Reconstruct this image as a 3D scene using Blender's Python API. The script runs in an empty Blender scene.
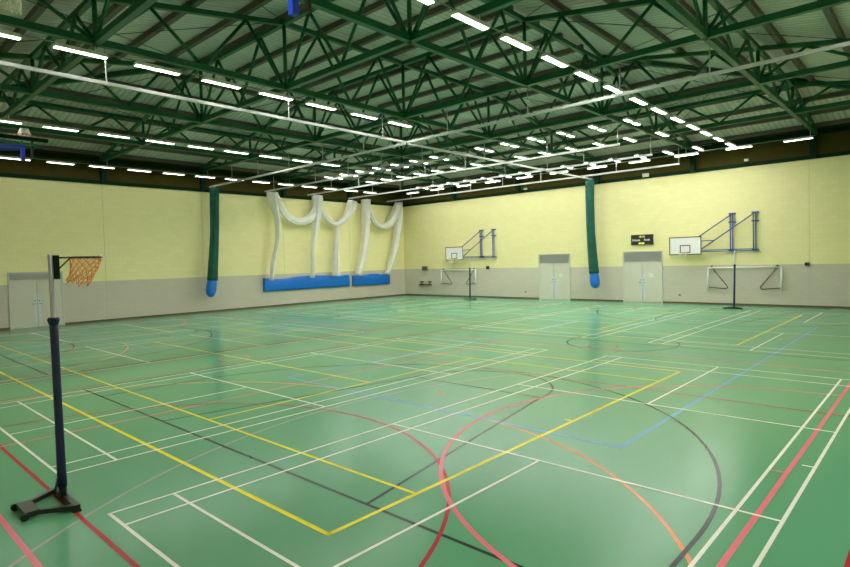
import bpy, math, random
from mathutils import Vector, Matrix
random.seed(7)
C = bpy.context.scene.collection
S = bpy.context.scene
# ------------------------------------------------------------------ hall size (metres)
XL, XR, YN, YB = -27.57, 8.43, -3.05, 32.68
GX = [XL, -21.52, -15.48, -9.36, -3.43, 2.42, XR]      # truss grid lines
GY = [YN, 3.12, 8.98, 14.68, 20.60, 26.62, YB]
ZB = 8.96            # centre of the bottom chords
ORD = ['first','second','third','fourth','fifth','sixth','seventh','eighth','ninth','tenth','eleventh','twelfth',
       'thirteenth','fourteenth','fifteenth','sixteenth']

# ------------------------------------------------------------------ materials
def mat(name, col, rough=0.6, metal=0.0, spec=0.5, noise=0.0, nscale=4.0, emit=None, estr=0.0, alpha=1.0, bump=0.0, bscale=30):
    m = bpy.data.materials.new(name); m.use_nodes = True
    nt = m.node_tree; b = nt.nodes['Principled BSDF']
    c = (*col, 1)
    b.inputs['Base Color'].default_value = c
    b.inputs['Roughness'].default_value = rough
    b.inputs['Metallic'].default_value = metal
    b.inputs['Specular IOR Level'].default_value = spec
    tc = nt.nodes.new('ShaderNodeTexCoord')
    nz = nt.nodes.new('ShaderNodeTexNoise'); nz.inputs['Scale'].default_value = nscale; nz.inputs['Detail'].default_value = 4
    nt.links.new(tc.outputs['Object'], nz.inputs['Vector'])
    mx = nt.nodes.new('ShaderNodeMix'); mx.data_type = 'RGBA'; mx.blend_type = 'MULTIPLY'
    mx.inputs[0].default_value = 1.0
    mx.inputs[6].default_value = c
    mr = nt.nodes.new('ShaderNodeMapRange')
    mr.inputs[1].default_value = .3; mr.inputs[2].default_value = .7
    mr.inputs[3].default_value = 1 - noise; mr.inputs[4].default_value = 1 + noise
    nt.links.new(nz.outputs['Fac'], mr.inputs[0])
    cb = nt.nodes.new('ShaderNodeCombineColor')
    for k in range(3): nt.links.new(mr.outputs[0], cb.inputs[k])
    nt.links.new(cb.outputs[0], mx.inputs[7])
    nt.links.new(mx.outputs[2], b.inputs['Base Color'])
    if emit:
        b.inputs['Emission Color'].default_value = (*emit, 1); b.inputs['Emission Strength'].default_value = estr
    if alpha < 1: b.inputs['Alpha'].default_value = alpha
    if bump:
        n2 = nt.nodes.new('ShaderNodeTexNoise'); n2.inputs['Scale'].default_value = bscale
        nt.links.new(tc.outputs['Object'], n2.inputs['Vector'])
        bp = nt.nodes.new('ShaderNodeBump'); bp.inputs['Strength'].default_value = bump; bp.inputs['Distance'].default_value = .02
        nt.links.new(n2.outputs['Fac'], bp.inputs['Height']); nt.links.new(bp.outputs[0], b.inputs['Normal'])
    return m

def block_mat(name, col, mortar, along):
    """painted blockwork: brick texture on (wall direction, height)"""
    m = bpy.data.materials.new(name); m.use_nodes = True
    nt = m.node_tree; b = nt.nodes['Principled BSDF']; b.inputs['Roughness'].default_value = .62
    tc = nt.nodes.new('ShaderNodeTexCoord'); sp = nt.nodes.new('ShaderNodeSeparateXYZ'); cb = nt.nodes.new('ShaderNodeCombineXYZ')
    nt.links.new(tc.outputs['Object'], sp.inputs[0])
    nt.links.new(sp.outputs[along], cb.inputs[0]); nt.links.new(sp.outputs[2], cb.inputs[1])
    br = nt.nodes.new('ShaderNodeTexBrick')
    br.inputs['Scale'].default_value = 1.0
    br.inputs['Brick Width'].default_value = .45; br.inputs['Row Height'].default_value = .225
    br.inputs['Mortar Size'].default_value = .007; br.inputs['Mortar Smooth'].default_value = .3
    br.inputs['Bias'].default_value = 0
    br.inputs['Color1'].default_value = (*col, 1)
    br.inputs['Color2'].default_value = (*[c * .96 for c in col], 1)
    br.inputs['Mortar'].default_value = (*mortar, 1)
    nt.links.new(cb.outputs[0], br.inputs['Vector'])
    nt.links.new(br.outputs['Color'], b.inputs['Base Color'])
    bp = nt.nodes.new('ShaderNodeBump'); bp.inputs['Strength'].default_value = .25; bp.inputs['Distance'].default_value = .01; bp.invert = True
    nt.links.new(br.outputs['Fac'], bp.inputs['Height']); nt.links.new(bp.outputs[0], b.inputs['Normal'])
    return m

def deck_mat(name, col, across):
    """profiled roof deck: ribs a quarter metre apart, counted along the axis `across`"""
    m = bpy.data.materials.new(name); m.use_nodes = True
    nt = m.node_tree; b = nt.nodes['Principled BSDF']; b.inputs['Roughness'].default_value = .55
    tc = nt.nodes.new('ShaderNodeTexCoord'); wv = nt.nodes.new('ShaderNodeTexWave')
    wv.wave_type = 'BANDS'; wv.bands_direction = 'XYZ'[across]; wv.inputs['Scale'].default_value = 1.26; wv.wave_profile = 'SIN'
    nt.links.new(tc.outputs['Object'], wv.inputs['Vector'])
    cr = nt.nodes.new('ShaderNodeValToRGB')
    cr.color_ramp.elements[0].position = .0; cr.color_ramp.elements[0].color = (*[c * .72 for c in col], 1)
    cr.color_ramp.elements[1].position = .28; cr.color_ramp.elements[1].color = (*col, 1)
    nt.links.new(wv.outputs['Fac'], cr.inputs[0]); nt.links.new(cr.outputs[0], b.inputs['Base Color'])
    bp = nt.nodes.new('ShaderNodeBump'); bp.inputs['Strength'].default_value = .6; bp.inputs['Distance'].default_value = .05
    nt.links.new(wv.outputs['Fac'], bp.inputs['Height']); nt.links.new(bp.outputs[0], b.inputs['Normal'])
    return m

def floor_mat():
    m = mat('floor_green_vinyl', (.112, .345, .192), .21, spec=.12, noise=.03, nscale=.35)
    return m

GREEN = mat('dark_green_steel_paint', (.005, .098, .040), .42, noise=.08)
BROWN = mat('brown_purlin', (.12, .095, .08), .6, noise=.1)
BAND = mat('brown_wall_band', (.060, .047, .010), .9, spec=.1, noise=.1, nscale=2)
GIRT = mat('dark_green_girt', (.001, .020, .008), .75, spec=.15)
WHITE = mat('white_paint', (.75, .76, .74), .45)
TRACKM = mat('white_aluminium_track', (.46, .475, .47), .45)
LBODY = mat('light_housing_grey', (.72, .72, .70), .45)
CONDUIT = mat('conduit_grey', (.22, .24, .21), .5)
LEMIT = mat('lit_diffuser', (.9, .9, .88), .4, emit=(1.0, .975, .89), estr=88.0)
LDIM = mat('dim_lit_diffuser', (.9, .9, .88), .4, emit=(1.0, .975, .89), estr=9.0)
NAVY = mat('navy_padding', (.007, .013, .070), .55, bump=.3, bscale=8)
BLACKM = mat('black_metal', (.012, .016, .013), .4)
CHROME = mat('galvanised_pole', (.36, .36, .38), .38, metal=.5)
ORANGE = mat('orange_netting', (.95, .42, .16), .7)
WNET = mat('white_cord', (.8, .78, .74), .8)
REDRIM = mat('orange_rim', (.75, .16, .07), .4)
BLUEV = mat('blue_vinyl', (.002, .15, .62), .35, noise=.05, bump=.25, bscale=5)
BLUEF = mat('blue_frame_paint', (.03, .07, .30), .4)
BLUEB = mat('bright_blue_paint', (.006, .045, .50), .4)
TEAL = mat('dark_green_netting', (.001, .078, .054), .8, noise=.25, nscale=3, bump=.5, bscale=14)
CRICK = mat('white_net_fabric', (.84, .83, .79), .85, noise=.05, nscale=2.5, alpha=.74, bump=.15, bscale=9)
BOARDW = mat('white_board', (.8, .81, .82), .35)
DOORM = mat('grey_door_paint', (.56, .55, .46), .45, noise=.02)
FRAMEM = mat('pale_door_frame', (.54, .55, .52), .45)
NOTICE = mat('notice_paper', (.66, .66, .60), .6)
PLATEM = mat('pale_steel_plate', (.60, .64, .70), .3, metal=.2)
GRILLE = mat('grey_grille', (.47, .48, .46), .5)
SKIRT = mat('brown_skirting', (.115, .07, .038), .5)
JOINT = mat('joint_mastic', (.40, .38, .27), .8)
SCORE = mat('scoreboard_black', (.018, .018, .010), .35)
TXTW = mat('scoreboard_white_lettering', (.55, .57, .65), .5, emit=(.8, .83, .95), estr=.25)
TXTY = mat('scoreboard_lit_digits', (.6, .5, .1), .5, emit=(.8, .75, .15), estr=.5)
DGREY = mat('dark_grey_metal', (.06, .065, .055), .45)
ROD = mat('thin_steel_rod', (.03, .05, .035), .5)
YELB = block_mat('yellow_blockwork_back', (.80, .745, .385), (.72, .67, .335), 0)
YELS = block_mat('yellow_blockwork_side', (.80, .745, .385), (.72, .67, .335), 1)
GREB = block_mat('grey_blockwork_back', (.54, .51, .42), (.47, .44, .36), 0)
GRES = block_mat('grey_blockwork_side', (.54, .51, .42), (.47, .44, .36), 1)
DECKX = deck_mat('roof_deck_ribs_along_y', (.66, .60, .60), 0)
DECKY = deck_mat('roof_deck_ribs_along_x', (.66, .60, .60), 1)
FLOOR = floor_mat()
def line(name, col): return mat(name, col, .22, spec=.09, noise=.04, nscale=6)
LW = line('line_white', (.86, .87, .81)); LY = line('line_yellow', (.86, .76, .03)); LP = line('line_pink', (.78, .19, .25))
LR = line('line_red', (.40, .028, .040)); LK = line('line_black', (.030, .045, .042)); LB = line('line_blue', (.15, .40, .66))
LO = line('line_orange', (.80, .32, .16)); LG = line('line_grey', (.33, .38, .34))

# ------------------------------------------------------------------ mesh builder
class MB:
    def __init__(s): s.v = []; s.f = []; s.m = []; s.sm = []
    def add(s, vs, fs, mi=0, smooth=False):
        o = len(s.v); s.v += [tuple(v) for v in vs]
        for f in fs: s.f.append(tuple(o + i for i in f)); s.m.append(mi); s.sm.append(smooth)
        return s
    def box(s, lo, hi, mi=0):
        x0, y0, z0 = lo; x1, y1, z1 = hi
        return s.add([(x0,y0,z0),(x1,y0,z0),(x1,y1,z0),(x0,y1,z0),(x0,y0,z1),(x1,y0,z1),(x1,y1,z1),(x0,y1,z1)],
              [(0,3,2,1),(4,5,6,7),(0,1,5,4),(1,2,6,5),(2,3,7,6),(3,0,4,7)], mi)
    def bar(s, a, b, w, h, mi=0, up=(0,0,1)):
        """rectangular bar from a to b, w wide, h high"""
        a, b = Vector(a), Vector(b); d = (b - a).normalized(); u = Vector(up)
        if abs(d.dot(u)) > .98: u = Vector((1,0,0))
        r = d.cross(u).normalized(); u = r.cross(d).normalized()
        vs = [p + r*sx*w/2 + u*sz*h/2 for p in (a, b) for sx, sz in ((-1,-1),(1,-1),(1,1),(-1,1))]
        return s.add(vs, [(0,1,2,3),(4,7,6,5),(0,4,5,1),(1,5,6,2),(2,6,7,3),(3,7,4,0)], mi)
    def tube(s, pts, r, n=8, mi=0, cap=True, smooth=True, sec=None):
        """tube along pts; r a number or a list; sec(k, angle) -> radius factor pair"""
        pts = [Vector(p) for p in pts]; N = len(pts); rs = r if isinstance(r, (list, tuple)) else [r]*N
        rings = []; prev = None
        for i, p in enumerate(pts):
            d = (pts[min(i+1, N-1)] - pts[max(i-1, 0)]).normalized()
            if prev is None:
                u = Vector((0,0,1)) if abs(d.z) < .9 else Vector((1,0,0))
            else: u = prev
            rr = d.cross(u).normalized(); u = rr.cross(d).normalized(); prev = u
            ring = []
            for k in range(n):
                a = 2*math.pi*k/n
                fx, fy = sec(i, a) if sec else (1, 1)
                ring.append(p + (rr*math.cos(a)*fx + u*math.sin(a)*fy)*rs[i])
            rings.append(ring)
        vs = [v for ring in rings for v in ring]; fs = []
        for i in range(N-1):
            for k in range(n):
                k2 = (k+1) % n
                fs.append((i*n+k, i*n+k2, (i+1)*n+k2, (i+1)*n+k))
        s.add(vs, fs, mi, smooth)
        if cap:
            o = len(s.v) - len(vs)
            s.f.append(tuple(o+k for k in range(n-1, -1, -1))); s.m.append(mi); s.sm.append(False)
            s.f.append(tuple(o+(N-1)*n+k for k in range(n))); s.m.append(mi); s.sm.append(False)
        return s
    def build(s, name, mats, parent=None, loc=None):
        me = bpy.data.meshes.new(name); me.from_pydata(s.v, [], s.f)
        if not isinstance(mats, (list, tuple)): mats = [mats]
        for m in mats: me.materials.append(m)
        me.polygons.foreach_set('material_index', s.m); me.polygons.foreach_set('use_smooth', s.sm); me.update()
        o = bpy.data.objects.new(name, me); C.objects.link(o)
        if loc: o.location = loc
        if parent: o.parent = parent
        return o

def tag(o, label, cat, group=None):
    o['label'] = label; o['category'] = cat
    if group: o['group'] = group
    return o
def thing(name, label, cat, loc=(0,0,0), rz=0, group=None):
    o = bpy.data.objects.new(name, None); C.objects.link(o); o.location = loc; o.rotation_euler = (0,0,rz); o.empty_display_size = .2
    return tag(o, label, cat, group)
def copy_tree(o, parent=None, skip=()):
    c = o.copy(); C.objects.link(c)
    if parent: c.parent = parent
    for ch in list(o.children):
        if ch.name not in skip: copy_tree(ch, c)
    return c
def struct(o): o['kind'] = 'structure'; return o

# ------------------------------------------------------------------ floor with its painted court lines
fl = MB(); fl.add([(XL,YN,0),(XR,YN,0),(XR,YB,0),(XL,YB,0)], [(0,1,2,3)], 0)
fl.add([(XL,YN,-.2),(XR,YN,-.2),(XR,YB,-.2),(XL,YB,-.2)], [(3,2,1,0)], 0)
LM = {'w':1,'y':2,'p':3,'r':4,'k':5,'b':6,'o':7,'g':8}
LZ = {'g':.0008,'o':.0012,'b':.0016,'k':.0020,'r':.0024,'p':.0028,'y':.0032,'w':.0036}
def seg(c, x0, y0, x1, y1, w=.05):
    """axis-aligned painted line, clipped to the floor"""
    x0, x1 = sorted((x0,x1)); y0, y1 = sorted((y0,y1))
    if x1-x0 < y1-y0: x0 -= w/2; x1 += w/2
    else: y0 -= w/2; y1 += w/2
    x0, x1 = max(x0, XL+.02), min(x1, XR-.02); y0, y1 = max(y0, YN+.02), min(y1, YB-.02)
    if x1 <= x0 or y1 <= y0: return
    z = LZ[c]; fl.add([(x0,y0,z),(x1,y0,z),(x1,y1,z),(x0,y1,z)], [(0,1,2,3)], LM[c])
def sseg(c, a, b, w=.05):
    a, b = Vector((*a, 0)), Vector((*b, 0)); d = (b-a).normalized(); n = Vector((-d.y, d.x, 0))*w/2; z = Vector((0,0,LZ[c]))
    fl.add([a-n+z, b-n+z, b+n+z, a+n+z], [(0,1,2,3)], LM[c])
def arc(c, cx, cy, r, a0, a1, w=.05):
    n = max(6, int(abs(a1-a0)/3)); vs = []; z = LZ[c]
    for i in range(n+1):
        a = math.radians(a0+(a1-a0)*i/n)
        for q in (r-w/2, r+w/2): vs.append((cx+q*math.cos(a), cy+q*math.sin(a), z))
    fs = [(2*i, 2*i+1, 2*i+3, 2*i+2) for i in range(n)]
    if a1 < a0: fs = [f[::-1] for f in fs]
    fl.add(vs, fs, LM[c])
def rect(c, x0, y0, x1, y1, w=.05):
    seg(c, x0-w/2, y0, x1+w/2, y0, w); seg(c, x0-w/2, y1, x1+w/2, y1, w); seg(c, x0, y0, x0, y1, w); seg(c, x1, y0, x1, y1, w)
# badminton
for bx in (0.0, -8.10, -16.90, -24.70):
    for by in (0.0, 16.58):
        w = .042; X0, X1, Y0, Y1 = bx, bx+6.1, by, by+13.42
        rect('w', X0, Y0, X1, Y1, w)
        for x in (X0+.46, X1-.46): seg('w', x, Y0, x, Y1, w)
        for y in (Y0+.76, Y1-.76, Y0+4.70, Y1-4.70): seg('w', X0, y, X1, y, w)
        xm = (X0+X1)/2; seg('w', xm, Y0, xm, Y0+4.70, w); seg('w', xm, Y1-4.70, xm, Y1, w)
seg('w', 5.95, 6.75, 6.1, 6.75, .04)
# tennis
for y0 in (1.36, 17.55):
    y1 = y0+10.92; x1, x0 = 2.47, -21.30; ym = (y0+y1)/2
    rect('y', x0, y0, x1, y1, .06)
    for y in (y0+1.37, y1-1.37): seg('y', x0, y, x1, y, .05)
    for x in (-3.04, -15.79): seg('y', x, y0+1.37, x, y1-1.37, .05)
    seg('y', -15.79, ym, -3.04, ym, .05); seg('y', 2.30, ym-.03, 2.47, ym-.03, .05); seg('y', x0, ym, x0+.2, ym, .05)
# basketball
for cx in (-.74, -18.80):
    seg('k', cx-7.5, 2.13, cx+7.5, 2.13); seg('k', cx-7.5, 30.13, cx+7.5, 30.13)
    seg('k', cx-7.5, 2.13, cx-7.5, 30.13); seg('k', cx+7.5, 2.13, cx+7.5, 30.13); seg('k', cx-7.5, 16.13, cx+7.5, 16.13)
    arc('k', cx, 16.13, 1.8, 0, 360)
    for e, sg in ((2.13, 1), (30.13, -1)):
        hy = e+sg*1.575
        arc('k', cx, hy, 6.25, 0, 180*sg)
        for q in (-1, 1):
            seg('k', cx+q*6.25, e, cx+q*6.25, hy); sseg('k', (cx+q*2.95, e), (cx+q*1.84, e+sg*5.8))
        seg('k', cx-1.84, e+sg*5.8, cx+1.84, e+sg*5.8); arc('k', cx, e+sg*5.8, 1.84, 0, 180*sg)
# netball, red (two courts towards the back wall)
for cx in (-.88, -18.69):
    rect('r', cx-7.62, -.255, cx+7.62, 30.25)
    for y in (9.92, 20.08): seg('r', cx-7.62, y, cx+7.62, y)
    arc('r', cx, -.255, 4.9, 0, 180); arc('r', cx, 30.25, 4.9, 180, 360); arc('r', cx, 15, .45, 0, 360)
# netball, pink (across the hall)
rect('p', -24.64, -.89, 5.85, 14.36, .06)
for x in (-4.31, -14.48): seg('p', x, -.89, x, 14.36)
arc('p', 5.85, 6.73, 4.87, 90, 270, .06); arc('p', -24.64, 6.73, 4.87, -90, 90, .06); arc('p', -9.4, 6.73, .45, 0, 360)
seg('p', 5.66, 6.3, 5.82, 6.3, .04)
# volleyball, blue
for cx in (-.78, -18.7):
    rect('b', cx-4.5, 5.96, cx+4.5, 23.96, .075)
    for y in (11.96, 14.96, 17.96): seg('b', cx-4.5, y, cx+4.5, y, .06)
# handball, orange
for cx in (-.9, -18.7):
    for e, sg in ((.02, 1), (30.0, -1)):
        seg('o', cx-1.5, e+sg*5.95, cx+1.5, e+sg*5.95)
        arc('o', cx+1.5, e, 5.95, 0, 90*sg); arc('o', cx-1.5, e, 5.95, 180, 180-90*sg)
        seg('o', cx-.15, e+sg*7, cx+.15, e+sg*7, .06)
# grey curve
arc('g', 7.50, 5.10, 9.32, 134, 226, .05)
floor = struct(fl.build('floor', [FLOOR, LW, LY, LP, LR, LK, LB, LO, LG])); floor['label'] = 'green sports floor with painted court lines'

# ------------------------------------------------------------------ walls: grey band, yellow blockwork, brown band
ZG, ZY, ZW = 2.26, 7.66, 9.48
def wall(name, axis, c, lo, hi, sgn, ms):
    m = MB(); t = .3*sgn
    for k, (z0, z1) in enumerate(((0, ZG), (ZG, ZY), (ZY, ZW))):
        if axis == 'y': a, b = (lo, min(c, c+t), z0), (hi, max(c, c+t), z1)
        else: a, b = (min(c, c+t), lo, z0), (max(c, c+t), hi, z1)
        m.box(a, b, k)
    o = struct(m.build(name, ms)); return o
wb = wall('wall_back', 'y', YB, XL, XR, 1, [GREB, YELB, BAND]); wf = wall('wall_front', 'y', YN, XL, XR, -1, [GREB, YELB, BAND])
wl = wall('wall_left', 'x', XL, YN, YB, -1, [GRES, YELS, BAND]); wr = wall('wall_right', 'x', XR, YN, YB, 1, [GRES, YELS, BAND])
def edge(name, mt, z0, z1, d, gaps_b=(), gaps_l=()):
    def spans(lo, hi, gaps):
        out = []; a = lo
        for g0, g1 in sorted(gaps): out.append((a, g0)); a = g1
        out.append((a, hi)); return out
    for side in ('back', 'front', 'left', 'right'):
        m = MB()
        if side in ('back', 'front'):
            for a, b in spans(XL, XR, gaps_b if side == 'back' else ()):
                y = YB if side == 'back' else YN; q = -d if side == 'back' else d
                m.box((a, min(y, y+q), z0), (b, max(y, y+q), z1))
        else:
            for a, b in spans(YN+d, YB-d, gaps_l if side == 'left' else ()):
                x = XL if side == 'left' else XR; q = d if side == 'left' else -d
                m.box((min(x, x+q), a, z0), (max(x, x+q), b, z1))
        struct(m.build(name + '_' + side, mt))
DOORB = [(-14.07, -11.64), (-7.88, -5.40)]; DOORL = (4.47, 6.87)
edge('baseboard', SKIRT, 0, .11, .025, DOORB, [DOORL])
edge('trim_girt', GIRT, ZY, ZY+.2, .06)
edge('trim_eaves', GIRT, 8.86, 9.10, .10)
for k in range(1, 6):                       # movement joints of the blockwork on the column lines
    if k in (3, 5):
        x = GX[k]; struct(MB().box((x-.32, YB-.004, 0.11), (x-.308, YB+.01, ZY)).build('movement_joint', JOINT, wb))
    struct(MB().box((XL-.01, GY[k]-.010, 0.11), (XL+.004, GY[k]+.002, ZY)).build('movement_joint', JOINT, wl))
# short green column heads in the brown band
for k in range(1, 6):
    x, y = GX[k]-.12, GY[k]+.05
    struct(MB().box((x-.13, YB-.30, ZY), (x+.13, YB-.02, 9.05)).build('trim_column_head', GIRT))
    struct(MB().box((XL+.02, y-.13, ZY), (XL+.30, y+.13, 9.05)).build('trim_column_head', GIRT))

# ------------------------------------------------------------------ roof: a flat middle and four slopes, carried by a two-way grid of trusses
XA, XBk, YA, YBk = GX[2], GX[4], GY[2], GY[4]
ZT, DROP = 11.13, 2.05
def ztop(x, y):
    d = max((XA-x)/(XA-XL), (x-XBk)/(XR-XBk), (YA-y)/(YA-YN), (y-YBk)/(YB-YBk), 0)
    return ZT - DROP*d
OFF = .30            # deck above the top chords
zc, ze = ZT+OFF, ztop(XL, 10)+OFF
ce = MB()
A = [(XA,YA,zc),(XBk,YA,zc),(XBk,YBk,zc),(XA,YBk,zc)]; B = [(XL,YN,ze),(XR,YN,ze),(XR,YB,ze),(XL,YB,ze)]
for f, mi in (((A[0],A[3],A[2],A[1]),0),((B[0],A[0],A[1],B[1]),0),((B[2],A[2],A[3],B[3]),0),((B[1],A[1],A[2],B[2]),1),((B[3],A[3],A[0],B[0]),1)):
    ce.add(f, [(0,1,2,3)], mi)
    up = [(p[0],p[1],p[2]+.12) for p in f]; ce.add(up, [(3,2,1,0)], mi)
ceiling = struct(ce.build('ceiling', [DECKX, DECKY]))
def purlin(a, b):
    struct(MB().bar(a, b, .16, .20).build('purlin', BROWN, ceiling))
for k in range(7):
    t = (k+.14)/7; zz = ZT+OFF-.11-DROP*(1-t)
    x0, x1, y0, y1 = XL+(XA-XL)*t, XR-(XR-XBk)*t, YN+(YA-YN)*t, YB-(YB-YBk)*t
    purlin((x0, y0, zz), (x1, y0, zz)); purlin((x0, y1, zz), (x1, y1, zz)); purlin((x0, y0, zz), (x0, y1, zz)); purlin((x1, y0, zz), (x1, y1, zz))
for k in range(8):
    y = YA+(YBk-YA)*k/7; purlin((XA, y, zc-.11), (XBk, y, zc-.11))
for hx, hy, gx, gy in ((XA,YA,XL,YN),(XBk,YA,XR,YN),(XBk,YBk,XR,YB),(XA,YBk,XL,YB)):
    struct(MB().bar((hx,hy,zc-.12), (gx,gy,ze-.12), .16, .2).build('hip_rafter', GREEN, ceiling))
def brace(a, b): struct(MB().tube([a, b], .014, 5).build('bracing_rod', ROD, ceiling))
def pt(x, y): return (x, y, ztop(x, y)+OFF-.24)
for k in (1, 2, 3, 4):
    for (a, b, c2, d2) in ((GX[k], YN+3.5, GX[k+1], GY[2]), (GX[k], YB-3.5, GX[k+1], GY[4])):
        brace(pt(a, b), pt(c2, d2)); brace(pt(c2, b), pt(a, d2))
    for (a, b, c2, d2) in ((XL+3.5, GY[k], GX[2], GY[k+1]), (XR-3.5, GY[k], GX[4], GY[k+1])):
        brace(pt(a, b), pt(c2, d2)); brace(pt(a, d2), pt(c2, b))

def truss(direction, k):
    """one truss of the grid; direction 'x' runs left-right (parallel to the back wall), 'y' runs to the back wall"""
    if direction == 'x':
        c = GY[k]; G = GX
        P = lambda s, z: (s, c, z); T = lambda s: ztop(s, c)
        lab = 'dark green steel roof truss parallel to the back wall, %s out from that wall' % ORD[5-k]
    else:
        c = GX[k]; G = GY
        P = lambda s, z: (c, s, z); T = lambda s: ztop(c, s)
        lab = 'dark green steel roof truss running towards the back wall, %s out from the left wall' % ORD[k-1]
    lo, hi = G[0], G[-1]
    root = thing('roof_truss', lab, 'roof truss', group='green roof trusses')
    MB().bar(P(lo+.05, ZB), P(hi-.05, ZB), .165, .18).build('bottom_chord', GREEN, root)
    nodes = sorted(set([lo+.05, hi-.05] + G[1:-1]))
    m = MB()
    for a, b in zip(nodes, nodes[1:]): m.bar(P(a, T(a)), P(b, T(b)), .15, .15)
    m.build('top_chord', GREEN, root)
    for i in range(6):
        a, L = G[i], G[i+1]-G[i]
        zig = [(a+.12, ZB+.08, 0), (a+.243*L, 0, 1), (a+.492*L, ZB+.08, 0), (a+.508*L, ZB+.08, 0), (a+.757*L, 0, 1), (a+L-.12, ZB+.08, 0)]
        w = [(s, T(s)-.05 if top else z) for s, z, top in zig]
        for (s0, z0), (s1, z1) in ((w[0], w[1]), (w[1], w[2]), (w[3], w[4]), (w[4], w[5])):
            if max(z0, z1) - ZB < .25: continue
            MB().tube([P(s0, z0), P(s1, z1)], .055, 8).build('diagonal', GREEN, root)
        if direction == 'x' and i > 0:
            MB().tube([P(a, ZB), P(a, T(a))], .065, 8).build('vertical_post', GREEN, root)
for k in range(1, 6): truss('x', k)
for k in range(1, 6): truss('y', k)

# ------------------------------------------------------------------ fluorescent lights
proto = {}
def light(x, y, z, rz, label, group, twin=False, mt=None):
    """shallow batten: housing with the lit diffuser set flush in its underside"""
    r = thing('ceiling_light', label, 'light', (x, y, z), rz, group)
    dim = z < 8.5; mt = LDIM if dim else LEMIT; key = twin; twin = 'dim' if dim else twin
    if twin not in proto:
        L = .72 if key else .62
        m = MB().box((-.135,-L,0),(.135,L,.055)).box((-.10,-L+.03,.055),(.10,L-.03,.10))
        proto[twin] = (m.build('housing', LBODY, r), [])
        h = proto[twin][0]
        for a, b in (((-L+.02, -.19), (.19, L-.02)) if key else ((-L+.02, L-.02),)):
            proto[twin][1].append(MB().box((-.082, a, -.006), (.082, b, .02)).build('diffuser', mt, h).data)
        proto[twin] = (h.data, proto[twin][1])
    else:
        h = bpy.data.objects.new('housing', proto[twin][0]); C.objects.link(h); h.parent = r
        for me in proto[twin][1]:
            d = bpy.data.objects.new('diffuser', me); C.objects.link(d); d.parent = h
    return r
ZL = 8.61
def trunking(a, b, label, hangs):
    r = thing('lighting_trunking', label, 'cable trunking')
    MB().bar(a, b, .03, .03).build('conduit', CONDUIT, r)
    for h in hangs:
        if h[2] - a[2] > .02: MB().tube([(h[0], h[1], a[2]), h], .012, 5).build('hanger', LBODY, r)
    return r
def row_y(x, ys, where, frm, z=ZL):
    n = len(ys); ys = sorted(ys)
    for i, y in enumerate(ys):
        o = (n-1-i) if frm == 'back' else i
        light(x, y, z, 0, 'lit ceiling light, %s from the %s, in the row %s' % (ORD[o], 'back wall' if frm == 'back' else 'near end', where), 'lights ' + where)
    zt = z+.115
    trunking((x, ys[0]-.7, zt), (x, ys[-1]+.7, zt), 'thin pale conduit carrying the lights ' + where,
             [(x, y, ZB-.1) for y in GY[1:6] if ys[0]-.7 < y < ys[-1]+.7])
def row_x(y, xs, where, z=ZL, turn=0.0, twin=False):
    xs = sorted(xs)
    for i, x in enumerate(xs):
        light(x, y, z, turn, 'lit ceiling light, %s from the left wall, in the row %s' % (ORD[i], where), 'lights ' + where, twin)
    zt = z+.115
    trunking((xs[0]-.7, y, zt), (xs[-1]+.7, y, zt), 'thin pale conduit carrying the lights ' + where,
             [(x, y, ZB-.1) for x in GX[1:6] if xs[0]-.7 < x < xs[-1]+.7])
row_y(-1.06, [.7, 2.68, 4.65, 6.62, 8.62, 10.58, 12.56, 14.52, 16.50, 18.60, 20.60, 22.70, 24.65, 26.55, 28.5, 30.6], 'over the right half', 'back')
row_y(-9.43, [.85, 2.78, 4.73, 6.67, 8.63, 10.5, 12.55, 14.5], 'beside the long track', 'near')
row_y(-19.05, [.95, 2.9, 4.83, 6.8, 8.73, 10.63, 12.45, 14.4, 16.4, 18.35], 'over the left half', 'near')
lane = [-2.58-1.567*k for k in range(14)]
row_y(7.25, [.7, 2.68, 4.65, 6.62, 8.62, 10.58, 12.56, 14.52], 'along the right wall', 'near')
row_x(21.62, lane, 'over the outermost cricket lane', twin=True)
row_x(25.1, lane, 'over the middle cricket lane')
row_x(30.25, lane, 'over the rearmost cricket lane')
kb = (8.45-2.931)/(8.65-2.931)
row_x(-2.31+34.5*kb, [7.41+(1.71-2.757*k-7.41)*kb for k in range(11)], 'along the back wall', 8.45, math.pi/2)
row_y(7.41-35.22*kb, [-2.31+(3.09+2.005*k+2.31)*kb for k in range(14)], 'along the left wall', 'near', 8.45)

# ------------------------------------------------------------------ curtain tracks
ZK = 7.97
def track(a, b, label, rods):
    r = thing('curtain_track', label, 'curtain track', group='white curtain tracks')
    MB().bar((*a, ZK), (*b, ZK), .085, .09).build('rail', TRACKM, r)
    for h in rods:
        pts = [(*h, ZK+.04), (*h, ZB-.08)] if len(h) == 2 else [(*h[:2], ZK+.04), (*h[:2], ZB-.06), (h[2], h[1], ZB-.05)]
        MB().tube(pts, .020, 6).build('hanger_rod', TRACKM, r)
track((-9.52, YN+.3), (-9.60, 14.95), 'long white curtain track running from the near side to the middle of the hall', [(-9.55, 3.4, -9.42), (-9.57, 9.2, -9.42), (-9.59, 13.65, -9.42)])
track((-9.54, 15.02), (8.2, 15.02), 'white curtain track crossing the right half of the hall', [(x, 15.02) for x in (-7.3, -3.57, -.2, 2.43, 6.0)])
track((-27.3, 15.15), (-9.81, 15.15), 'white curtain track crossing the left half, ending above the left green net', [(x, 15.15) for x in (-24.5, -21.57, -18.5, -15.57, -12.5)])
track((-9.75, 15.27), (-9.75, 32.3), 'white curtain track running to the green net on the back wall', [(-9.66, y) for y in (20.60, 26.62)])
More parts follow.
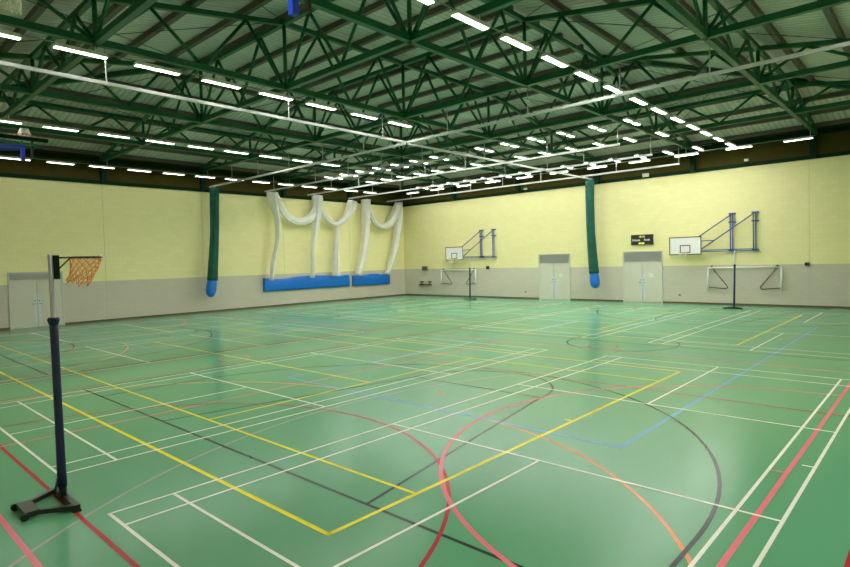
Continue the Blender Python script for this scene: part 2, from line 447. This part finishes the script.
track((-27.3, 19.1), (-9.9, 19.1), 'white cricket net track farthest from the back wall', [(x, 19.1) for x in (-26.2, -21.57, -18.4, -15.57, -12.5)])
for y, nm in ((22.6, 'third'), (26.45, 'second')):
    track((-27.3, y), (-9.84, y), 'white cricket net track, %s from the back wall, left of the long track' % nm, [(x, y) for x in (-24.5, -21.57, -18.4, -15.57, -12.5)])
    track((-9.66, y), (-3.58, y), 'white cricket net track, %s from the back wall, right of the long track' % nm, [(x, y) for x in (-7.3, -3.65)])
track((-27.3, 30.55), (-9.84, 30.55), 'white cricket net track nearest the back wall, left of the long track', [(x, 30.55) for x in (-24.5, -21.57, -18.4, -15.57, -12.5)])
track((-9.66, 30.55), (-3.65, 30.55), 'white cricket net track nearest the back wall, ending in a short upright', [(x, 30.55) for x in (-7.3, -3.68)])

# ------------------------------------------------------------------ hanging nets
def frac(i, n): return i/(n-1)
def spline(cps, n):
    """Catmull-Rom through control points"""
    P = [Vector(p) for p in cps]; P = [P[0]*2-P[1]] + P + [P[-1]*2-P[-2]]; out = []
    segs = len(P)-3
    for i in range(n):
        t = i/(n-1)*segs; k = min(int(t), segs-1); u = t-k; a, b, c, d = P[k:k+4]
        out.append(.5*((2*b)+(c-a)*u+(2*a-5*b+4*c-d)*u*u+(3*b-a-3*c+d)*u**3))
    return out
def lin(vals, n):
    out = []
    for i in range(n):
        t = i/(n-1)*(len(vals)-1); k = min(int(t), len(vals)-2); out.append(vals[k]+(vals[k+1]-vals[k])*(t-k))
    return out
def pleat(flat, lobes, depth, seed):
    rnd = random.Random(seed); ph = rnd.random()*6
    def f(i, a):
        k = 1+depth*math.sin(lobes*a+ph+i*.12); return k*flat[0], k*flat[1]
    return f
def green_net(label, top, mid, bot, bag):
    r = thing('divider_net', label, 'net', (bot[0], bot[1], 0), group='green divider nets')
    r.location = (0,0,0)
    n = 26
    MB().tube(spline([top, mid, bot], n), lin([.27, .26, .25, .27, .30], n), 28, sec=pleat((1, 1), 7, .10, label)).build('gathered_net', TEAL, r)
    b = Vector(bot); g = Vector(bag)
    MB().tube(spline([b+Vector((0,0,.12)), b+(g-b)*.35, b+(g-b)*.75, g], 10), lin([.25, .30, .31, .27, .12], 10), 20, sec=pleat((1, 1), 5, .07, 'x'+label)).build('bottom_bag', BLUEV, r)
    MB().tube([(top[0], top[1], top[2]-.1), (top[0], top[1], ZK-.056)], .05, 8).build('carrier', TRACKM, r)
k1 = .978
def onleft(yw, zw, x=-26.85):
    s = (7.41-x)/(7.41-XL); return (x, -2.31+(yw+2.31)*s, 2.93+(zw-2.93)*s)
green_net('dark green gathered divider net hanging by the left wall over a blue bag', (-26.8, 15.2, 7.84), onleft(15.47, 5.0, -26.8), onleft(15.20, 2.02, -26.8), onleft(15.02, .97, -26.8))
def onback(xw, zw, y=31.95):
    s = (y+2.31)/(YB+2.31); return (7.41+(xw-7.41)*s, y, 2.93+(zw-2.93)*s)
green_net('dark green gathered divider net hanging by the back wall between two doors', (-9.72, 31.95, 7.84), onback(-10.05, 4.5), onback(-9.88, 1.82), onback(-9.80, .85))

def cricket(label, legs, swags, skirt, group):
    r = thing('cricket_net', label, 'cricket net', group=group)
    for i, (cps, rad) in enumerate(legs):
        n = 24; pts = spline([onleft(*q) for q in cps], n)
        MB().tube(pts, lin(rad, n), 26, sec=pleat((.55, 1), 6, .12, label+str(i))).build('net_curtain', CRICK, r)
    for i, (cps, rad) in enumerate(swags):
        n = 30; pts = spline([onleft(*q) for q in cps], n)
        MB().tube(pts, lin(rad, n), 26, sec=pleat((.8, 1), 7, .10, 's'+label+str(i))).build('net_swag', CRICK, r)
    y0, y1, z0, z1 = skirt
    m = MB(); N = 60; R = 8; rnd = random.Random(label); w = [rnd.uniform(-1, 1) for _ in range(14)]
    def wob(t, k): return sum(w[j]*math.sin((j+1)*3.1*t+k*.7*w[-1-j]) for j in range(7))/7
    x0 = XL+.03
    for side in (0, 1):
        vs = []; fs = []
        for i in range(N+1):
            t = i/N
            for j in range(R+1):
                u = j/R
                zz = z0+wob(t, 1)*.05 + (z1-z0+wob(t*1.6, 2)*.10-.05*math.sin(t*9))*u
                xx = x0 + (0 if side == 0 else .11+.05*math.sin(u*3.1)+.03*wob(t*2.2, j*.6)*math.sin(u*3.14))
                vs.append((xx, y0+(y1-y0)*t, zz))
        for i in range(N):
            for j in range(R):
                a = i*(R+1)+j; f = (a, a+R+1, a+R+2, a+1); fs.append(f if side else f[::-1])
        m.add(vs, fs, 0, True)
    o = (N+1)*(R+1)
    def col(i): return [i*(R+1)+j for j in range(R+1)]
    for i in range(N):
        for j in (0, R):
            a = i*(R+1)+j; b = a+R+1; f = (a, b, b+o, a+o); m.f.append(f if j == 0 else f[::-1]); m.m.append(0); m.sm.append(False)
    for i in (0, N):
        for j in range(R):
            a = i*(R+1)+j; f = (a, a+1, a+1+o, a+o); m.f.append(f if i else f[::-1]); m.m.append(0); m.sm.append(False)
    sk = m.build('vinyl_skirt', BLUEV, r); sk['label'] = 'blue vinyl skirt'
cricket('white cricket net of three curtains and two swags over the longer blue skirt',
    [([(19.75,8.0),(19.8,7.4),(20.15,6.2),(20.12,4.6),(19.75,3.2),(19.50,1.85)], [.42,.40,.26,.24,.24,.18]),
     ([(23.65,8.0),(23.5,6.6),(23.35,5.4),(23.08,4.0),(23.05,3.0),(22.98,1.9)], [.50,.44,.30,.22,.21,.22]),
     ([(25.55,6.15),(25.45,5.4),(25.3,4.2),(25.22,3.0),(25.22,1.95)], [.28,.30,.32,.36,.36])],
    [([(19.95,7.9),(20.35,7.2),(21.0,6.35),(21.9,6.03),(22.8,6.25),(23.5,6.95),(23.85,7.9)], [.26,.26,.26,.25,.28,.30,.30]),
     ([(23.75,7.6),(24.1,6.8),(24.7,6.15),(25.35,5.98),(26.1,6.3),(26.7,7.0),(27.05,7.75)], [.20,.24,.26,.25,.30,.38,.46])],
    (18.83, 26.37, 1.11, 2.02), 'white cricket nets by the left wall')
cricket('white cricket net of two curtains and one swag over the shorter blue skirt',
    [([(28.45,8.02),(28.4,6.8),(28.3,5.4),(28.1,4.0),(27.75,2.8),(27.40,1.95)], [.46,.45,.43,.40,.37,.35]),
     ([(32.25,8.02),(32.15,6.8),(31.95,5.6),(31.6,4.2),(31.1,2.9),(30.60,1.9)], [.34,.42,.40,.36,.30,.24])],
    [([(28.6,7.6),(28.95,6.85),(29.5,6.15),(30.2,5.90),(30.95,6.1),(31.6,6.8),(32.15,7.9)], [.24,.26,.27,.27,.34,.40,.36])],
    (26.74, 30.75, 1.09, 1.95), 'white cricket nets by the left wall')

# ------------------------------------------------------------------ doors
def double_door(name, side, lo, hi, h, hv, sign):
    """double door with a louvred grille above; built at the back wall, or turned onto the left wall"""
    if side == 'back': Q = lambda s, d, z: (s, YB-d, z)
    else: Q = lambda s, d, z: (XL+d, s, z)
    def bx(m, s0, s1, d0, d1, z0, z1):
        a, b = Q(s0, d0, z0), Q(s1, d1, z1)
        m.box(tuple(map(min, a, b)), tuple(map(max, a, b))); return m
    m = MB(); w = .07
    bx(m, lo, lo+w, 0, .06, 0, hv); bx(m, hi-w, hi, 0, .06, 0, hv); bx(m, lo+w, hi-w, 0, .06, hv-.05, hv); bx(m, lo+w, hi-w, 0, .06, h, h+.05)
    d = struct(m.build(name, FRAMEM))
    mid = (lo+hi)/2
    for a, b, s in ((lo+w+.005, mid-.006, 1), (mid+.006, hi-w-.005, -1)):
        lf = struct(bx(MB(), a, b, .005, .045, .015, h-.005).build('leaf', DOORM, d))
        e = b if s == 1 else a
        struct(bx(MB(), min(e-s*.02, e-s*.16), max(e-s*.02, e-s*.16), .045, .05, .25, 1.75).build('push_plate', PLATEM, lf))
        hm = MB(); hs = e-s*.09; zz = h*.5
        hm.tube([Q(hs, .05, zz), Q(hs, .10, zz)], .016, 8); hm.tube([Q(hs, .10, zz), Q(hs-s*.12, .10, zz)], .012, 8)
        hm.tube([Q(hs, .05, zz+.16), Q(hs, .065, zz+.16)], .03, 10)
        struct(hm.build('handle', DGREY, lf))
        if sign and s == -1:
            struct(bx(MB(), mid+.40, mid+.68, .045, .049, 1.58, 1.82).build('notice', NOTICE, lf))
    g = MB(); z = h+.07
    bx(g, lo+w, hi-w, .0, .012, h+.05, hv-.05)
    while z < hv-.08:
        a, b = Q(lo+w+.01, .035, z), Q(hi-w-.01, .035, z)
        g.bar(a, b, .05, .012); z += .05
    struct(g.build('louvre_grille', GRILLE, d))
double_door('door_1', 'back', DOORB[0][0], DOORB[0][1], 2.50, 3.20, True)
double_door('door_2', 'back', DOORB[1][0], DOORB[1][1], 2.50, 3.20, True)
double_door('door_3', 'left', DOORL[0], DOORL[1], 2.44, 2.88, False)

# ------------------------------------------------------------------ folded basketball boards on the back wall
def torus(m, c, r, t, n=24, k=8, mi=0):
    vs = []; fs = []
    for i in range(n):
        a = 2*math.pi*i/n
        for j in range(k):
            b = 2*math.pi*j/k; q = r+t*math.cos(b); vs.append((c[0]+q*math.cos(a), c[1]+q*math.sin(a), c[2]+t*math.sin(b)))
    for i in range(n):
        for j in range(k): fs.append((i*k+j, ((i+1)%n)*k+j, ((i+1)%n)*k+(j+1)%k, i*k+(j+1)%k))
    m.add(vs, fs, mi, True); return m
def net_mesh(c, r0, r1, h, n, rows, t, skew=(0,0), rnd=None, ragged=0.0):
    """diamond mesh of cord hanging from a ring"""
    m = MB(); V = {}
    for j in range(rows+1):
        u = j/rows; r = r0+(r1-r0)*u
        for i in range(n):
            a = 2*math.pi*(i+.5*(j % 2))/n; jit = (rnd.uniform(-1, 1)*ragged if rnd and j else 0)
            V[i, j] = Vector((c[0]+r*math.cos(a)+skew[0]*u*u, c[1]+r*math.sin(a)+skew[1]*u*u, c[2]-h*u*(1+jit)+jit*.1))
    for j in range(rows):
        for i in range(n):
            i2 = (i+1) % n if j % 2 else (i-1) % n
            for k in (i, i2): m.tube([V[i, j], V[k, j+1]], t, 4, cap=False, smooth=False)
    return m
def wall_board(label, xb, xf, z0, z1, group):
    s = .985; X = lambda x: 7.41+(x-7.41)*s; D = YB-.48
    r = thing('basketball_backboard', label, 'basketball backboard', group=group)
    x0, x1 = X(xb), X(xb)+1.80; z1 = z0+1.05
    bd = MB().box((x0, D, z0), (x1, D+.03, z1)).build('board', BOARDW, r)
    m = MB(); b = .05
    m.box((x0, D-.006, z0), (x1, D, z0+b)).box((x0, D-.006, z1-b), (x1, D, z1)).box((x0, D-.006, z0+b), (x0+b, D, z1-b)).box((x1-b, D-.006, z0+b), (x1, D, z1-b))
    xm = (x0+x1)/2; a0, a1, c0, c1 = xm-.295, xm+.295, z0+.12, z0+.57
    m.box((a0, D-.006, c0), (a1, D, c0+b)).box((a0, D-.006, c1-b), (a1, D, c1)).box((a0, D-.006, c0+b), (a0+b, D, c1-b)).box((a1-b, D-.006, c0+b), (a1, D, c1-b))
    m.build('board_markings', BLACKM, bd)
    h = torus(MB(), (xm, D-.39, z0+.15), .225, .012); h.box((xm-.06, D-.17, z0+.11), (xm+.06, D-.006, z0+.17))
    rm = h.build('rim', REDRIM, bd)
    net_mesh((xm, D-.39, z0+.14), .22, .14, .38, 12, 5, .004).build('hoop_net', WNET, rm)
    xs = (X(xf)-.13, X(xf)+1.02)
    for xp in xs:
        m = MB()
        for q in (-.06, .06): m.bar((xp+q, YB-.13, z0+.12), (xp+q, YB-.13, z0+2.26), .036, .05)
        for zz in (z0+.18, z0+1.77, z0+2.24): m.box((xp-.14, YB-.17, zz-.035), (xp+.20, YB-.012, zz+.035))
        m.build('wall_post', BLUEF, r)
    yb = D+.06
    for a, c in (((x1-.15, yb, z1-.02), (xs[0], YB-.15, z0+2.2)), ((x1-.12, yb, z0+.24), (xs[1], YB-.15, z0+2.2))):
        MB().tube([a, c], .032, 8).build('upper_strut', BLUEF, r)
    for dz in (.16, .24):
        MB().bar((x1-.4, yb, z0+dz), (xs[1], YB-.15, z0+dz), .05, .05).build('lower_arm', BLUEF, r)
    MB().bar((x1-.2, yb, z0+.77), (X(xb)+2.4, yb+.02, z0+.78), .05, .05).build('cross_arm', BLUEF, r)
wall_board('white basketball backboard on blue frame, folded against the back wall right of the scoreboard', -5.01, -1.54, 2.90, 3.95, 'wall backboards on the back wall')
wall_board('white basketball backboard on blue frame, folded against the back wall near the left corner', -22.84, -19.35, 2.93, 3.98, 'wall backboards on the back wall')

# ------------------------------------------------------------------ scoreboard
def text(body, size, loc, mt, parent, name):
    cu = bpy.data.curves.new(name, 'FONT'); cu.body = body; cu.size = size; cu.align_x = 'CENTER'; cu.align_y = 'CENTER'; cu.extrude = .003; cu.offset = .004
    t = bpy.data.objects.new(name, cu); C.objects.link(t); bpy.context.view_layer.update()
    me = bpy.data.meshes.new_from_object(t.evaluated_get(bpy.context.evaluated_depsgraph_get()))
    C.objects.unlink(t); bpy.data.objects.remove(t)
    o = bpy.data.objects.new(name, me); me.materials.clear(); me.materials.append(mt); C.objects.link(o)
    o.location = loc; o.rotation_euler = (math.pi/2, 0, 0); o.parent = parent
    return o
sb = thing('scoreboard', 'black electronic scoreboard with pale lettering above the right hand double door', 'scoreboard')
MB().box((-7.30, YB-.12, 3.60), (-5.94, YB, 4.22)).build('casing', SCORE, sb)
text('Home', .19, (-6.97, YB-.124, 3.89), TXTW, sb, 'lettering'); text('Fouls', .17, (-6.30, YB-.124, 3.89), TXTW, sb, 'lettering')
text('18:10', .17, (-6.62, YB-.124, 4.09), TXTY, sb, 'clock_digits')
MB().box((-6.82, YB-.126, 3.63), (-6.46, YB-.12, 3.74)).build('lit_panel', TXTY, sb)

# ------------------------------------------------------------------ folded five-a-side goals hung on the back wall
def goal(label, x0, x1, z0, z1, group):
    r = thing('five_a_side_goal', label, 'football goal', group=group); y = YB-.16
    MB().tube([(x0, y, z1), (x1, y, z1)], .045, 10).build('crossbar', WHITE, r)
    for x in (x0, x1): MB().tube([(x, y, z0), (x, y, z1)], .045, 10).build('post', WHITE, r)
    for x, s in ((x0, 1), (x1, -1)):
        MB().tube([(x+s*.22, y+.06, z1-.02), (x+s*.98, y+.08, z0+.22), (x+s*1.02, y+.08, z0+.12), (x+s*.92, y+.08, z0+.05), (x+s*.5, y+.07, z0+.09), (x, y+.05, z0+.13)], .028, 8).build('folded_side_frame', DGREY, r)
        MB().box((x+s*.20-.03, y-.03, z1+.02), (x+s*.20+.03, YB, z1+.12)).build('hook', DGREY, r)
    m = MB(); N = 44; rows = 9; V = {}
    rnd = random.Random(label)
    for i in range(N+1):
        t = i/N; sag = .55+.28*abs(math.sin(t*math.pi*2.5))+.12*math.sin(t*math.pi)
        for j in range(rows+1): V[i, j] = Vector((x0+.05+(x1-x0-.1)*t, y+.04+.02*math.sin(i*1.3+j), z1-(z1-z0)*sag*j/rows))
    for i in range(N):
        for j in range(rows):
            if (i+j) % 2 == 0: m.tube([V[i, j], V[i+1, j+1]], .004, 3, cap=False)
            else: m.tube([V[i+1, j], V[i, j+1]], .004, 3, cap=False)
    m.build('goal_net', WNET, r)
goal('white folded five-a-side goal hung on the grey wall below the right backboard', -2.78, .89, .88, 2.13, 'goals hung on the back wall')
goal('white folded five-a-side goal hung on the grey wall below the left backboard', -23.20, -19.63, .96, 2.15, 'goals hung on the back wall')

# ------------------------------------------------------------------ netball posts (built facing +y, post at the origin)
def netball_post():
    r = thing('netball_post', 'navy padded netball post with an orange net standing at the near left', 'netball post', (-.87, -.25, 0), group='netball posts')
    m = MB()
    m.bar((-.39, .02, .055), (.49, .02, .055), .07, .06)
    for s in (-1, 1): m.bar((.05+s*.41, 0, .055), (.05+s*.18, -.34, .055), .06, .055)
    for s in (-1, 1): m.box((.05+s*.41-.05, -.02, .0), (.05+s*.41+.05, .06, .03))
    bf = m.build('base_frame', BLACKM, r)
    MB().box((-.16, -.46, .03), (.28, -.31, .09)).build('counterweight', BLACKM, bf)
    for s in (-1, 1):
        MB().tube([(.06+s*.20, -.47, .043), (.06+s*.25, -.47, .043)], .043, 14).build('wheel', BLACKM, bf)
    MB().tube([(0, 0, .05), (0, 0, .34)], .045, 12).build('socket', BLACKM, r)
    MB().tube([(0, 0, .30), (-.045, 0, 3.13)], .029, 14).build('pole', CHROME, r)
    n = 14; pts = [(-.034*i/(n-1), 0, .20+2.10*i/(n-1)) for i in range(n)]
    m = MB().tube(pts, lin([.054, .050, .047, .045, .045, .049], n), 18, sec=pleat((1, 1), 5, .04, 'pad'))
    m.tube([(-.034,0,2.25), (-.034,0,2.31), (-.034,0,2.34)], [.052, .070, .058], 16)
    m.tube([(-.02,-.05,.30), (.05,-.08,.24), (.02,-.09,.14)], .012, 6)
    m.build('padding', NAVY, r)
    MB().box((-.095, .03, 2.82), (.005, .085, 3.12)).build('ring_bracket', GIRT, r)
    m = MB(); m.tube([(-.045, .05, 3.09), (-.045, .215, 3.09)], .011, 8); m.tube([(-.045, .07, 2.93), (-.045, .215, 3.08)], .009, 8)
    rg = torus(m, (-.045, .395, 3.09), .185, .012).build('ring', BLACKM, r)
    net_mesh((-.045, .395, 3.085), .18, .12, .33, 13, 7, .0062, (-.05, -.10), random.Random(3), .22).build('ring_net', ORANGE, rg)
    MB().tube([(-.02, .56, 3.13), (-.02, .56, 3.03)], .016, 8).build('tape', WHITE, rg)
    return r
np0 = netball_post()
for x, y, lab in ((-.84, 30.25, 'navy padded netball post in front of the back wall goal, right backboard above'), (-18.56, 30.4, 'dark netball post in front of the back wall, left backboard above')):
    c = copy_tree(np0, skip=('ring', 'ring_bracket')); c.location = (x, y, 0); c.rotation_euler = (0, 0, math.pi); c['label'] = lab

# ------------------------------------------------------------------ folded hoops under the roof
def roof_hoop(label, x):
    r = thing('roof_mounted_hoop', label, 'basketball hoop', group='hoops folded under the roof')
    MB().bar((x, .6, 7.98), (x, 4.25, 7.98), .12, .13).build('support_beam', GIRT, r)
    m = MB()
    for yy in (1.2, 2.68): m.bar((x, yy, 8.0), (x, yy, ZB-.08), .10, .10)
    m.build('hanger', GREEN, r)
    for s in (-.45, .45): MB().bar((x+s, 1.2, 7.78), (x+s*.5, 3.9, 7.72), .07, .09).build('green_arm', mat('green_arm_paint', (.006, .13, .07), .45), r)
    MB().bar((x-.5, 3.3, 7.74), (x+.5, 3.3, 7.74), .07, .07).build('cross_arm', GREEN, r)
    for s in (-.55, .55): MB().bar((x+s, .9, 7.36), (x+s*.4, 3.45, 7.64), .10, .14).build('blue_arm', BLUEB, r)
    MB().bar((x, 3.42, 7.14), (x, 3.42, 7.74), .13, .13).build('blue_post', BLUEB, r)
    MB().box((x-.9, .9, 7.62), (x+.9, 1.95, 7.66)).build('board', BOARDW, r)
    MB().bar((x, 3.72, 7.28), (x, 3.72, 8.06), .07, .09).build('drop_bar', BLACKM, r)
    m = torus(MB(), (x, 3.5, 8.12), .225, .012); m.box((x-.05, 3.2, 8.03), (x+.05, 3.28, 8.12)); m.build('rim', REDRIM, r)
    net_mesh((x, 3.5, 8.12), .22, .13, -.22, 12, 4, .012).build('hoop_net', WNET, r)
roof_hoop('folded basketball hoop on blue and green arms under the roof at the far left', -18.65)
roof_hoop('folded basketball hoop whose blue post hangs at the top edge of the view', -.80)
hx, hy, hz = -6.22, .58, 8.46
rh = thing('roof_mounted_hoop', 'basketball hoop with a white net under the roof at the top left corner', 'basketball hoop', group='hoops folded under the roof')
torus(MB(), (hx, hy, hz), .225, .014).build('rim', REDRIM, rh)
net_mesh((hx, hy, hz), .22, .13, .42, 10, 4, .016, (.05, .06), random.Random(5), .1).build('hoop_net', WNET, rh)
MB().bar((hx, hy-.22, hz), (hx, YN+.02, hz), .08, .08).bar((hx, hy-.5, hz), (hx, YN+.02, hz-.9), .05, .05).build('boom', BLUEB, rh)

# ------------------------------------------------------------------ small things on the walls
def wallbox(name, label, cat, x, z, w, h, d, mt, group=None):
    t = thing(name, label, cat, group=group)
    MB().box((x-w/2, YB-d, z-h/2), (x+w/2, YB, z+h/2)).build('casing', mt, t)
    MB().box((x-w*.38, YB-d-.02, z-h*.35), (x+w*.38, YB-d, z+h*.35)).build('front_plate', DGREY if mt is not DGREY else BLACKM, t)
    return t
wallbox('wall_sensor', 'small dark sensor box on the back wall right of the right goal', 'sensor', 2.02, 2.27, .20, .16, .12, DGREY)
wallbox('wall_sensor', 'small dark round sensor on the back wall between left backboard and left door', 'sensor', -18.55, 2.30, .22, .24, .12, DGREY)
wallbox('wall_vent', 'dark square vent on the back wall by the left corner', 'vent', -25.1, 2.30, .62, .40, .10, mat('grey_vent', (.26, .26, .19), .6))
bt = thing('wall_rail', 'dark rail on two brackets low on the back wall by the left corner', 'wall rail')
MB().bar((-25.75, YB-.14, .94), (-24.32, YB-.14, .94), .10, .10).build('rail', DGREY, bt)
for x in (-25.5, -24.58):
    MB().box((x-.20, YB-.10, 1.17), (x+.20, YB, 1.23)).build('bracket', DGREY, bt); MB().box((x-.02, YB-.12, .92), (x+.02, YB, 1.2)).build('bracket', DGREY, bt)
def flood(x, z, label, q=1.0):
    t = thing('flood_lamp', label, 'lamp', group='unlit lamps on the brown band')
    MB().box((x-.03, YB-.16, z-.03), (x+.03, YB, z+.03)).build('bracket', DGREY, t)
    MB().box((x-.17*q, YB-.28, z-.10*q), (x+.17*q, YB-.10, z+.10*q)).build('housing', WHITE, t)
    MB().box((x-.13*q, YB-.29, z-.07*q), (x+.13*q, YB-.28, z+.07*q)).build('glass', PLATEM, t)
for (x, z, lab) in ((-6.30, 7.84, 'white unlit lamp on the brown band above the scoreboard'), (-14.95, 7.90, 'white unlit lamp on the brown band left of the back green net'), (-.75, 8.0, 'small white unlit lamp on the brown band above the right backboard')):
    flood(x, z, lab, 1.0 if x < -5 and x > -10 else .55)
wallbox('socket_outlet', 'small wall socket low on the back wall left of the left door', 'socket', -15.2, .52, .16, .12, .04, FRAMEM)
wallbox('socket_outlet', 'small wall socket low on the back wall right of the right door', 'socket', -4.4, .52, .16, .12, .04, FRAMEM)

# ------------------------------------------------------------------ world, camera, view
w = bpy.data.worlds.new('world'); S.world = w; w.use_nodes = True
w.node_tree.nodes['Background'].inputs[0].default_value = (0, 0, 0, 1); w.node_tree.nodes['Background'].inputs[1].default_value = 0
yaw, pit, rol, f = -0.7375630109, -0.0360481260, 0.0253142172, 567.5600820833
cx, cy = 431.925815, 281.250219
fw = Vector((math.sin(yaw)*math.cos(pit), math.cos(yaw)*math.cos(pit), math.sin(pit)))
rt = Vector((math.cos(yaw), -math.sin(yaw), 0)); dn = fw.cross(rt)
c_, s_ = math.cos(rol), math.sin(rol)
R_, D_ = rt*c_ + dn*s_, dn*c_ - rt*s_
cam = bpy.data.cameras.new('camera'); co = bpy.data.objects.new('camera', cam); C.objects.link(co)
U_, B_ = -D_, -fw
co.matrix_world = Matrix(((R_.x, U_.x, B_.x, 7.40924), (R_.y, U_.y, B_.y, -2.31071), (R_.z, U_.z, B_.z, 2.93120), (0, 0, 0, 1)))
cam.sensor_fit = 'HORIZONTAL'; cam.sensor_width = 36; cam.lens = f*36/850
cam.shift_x = -(cx-425)/850; cam.shift_y = (cy-283.5)/850
cam.clip_start = .05; cam.clip_end = 200
S.camera = co
vs = S.view_settings
vs.view_transform = 'Standard'; vs.look = 'None'; vs.gamma = 1; vs.use_curve_mapping = False; vs.exposure = 0.16
S.cycles.sample_clamp_direct = 12.0; S.cycles.max_bounces = 8; S.cycles.diffuse_bounces = 6
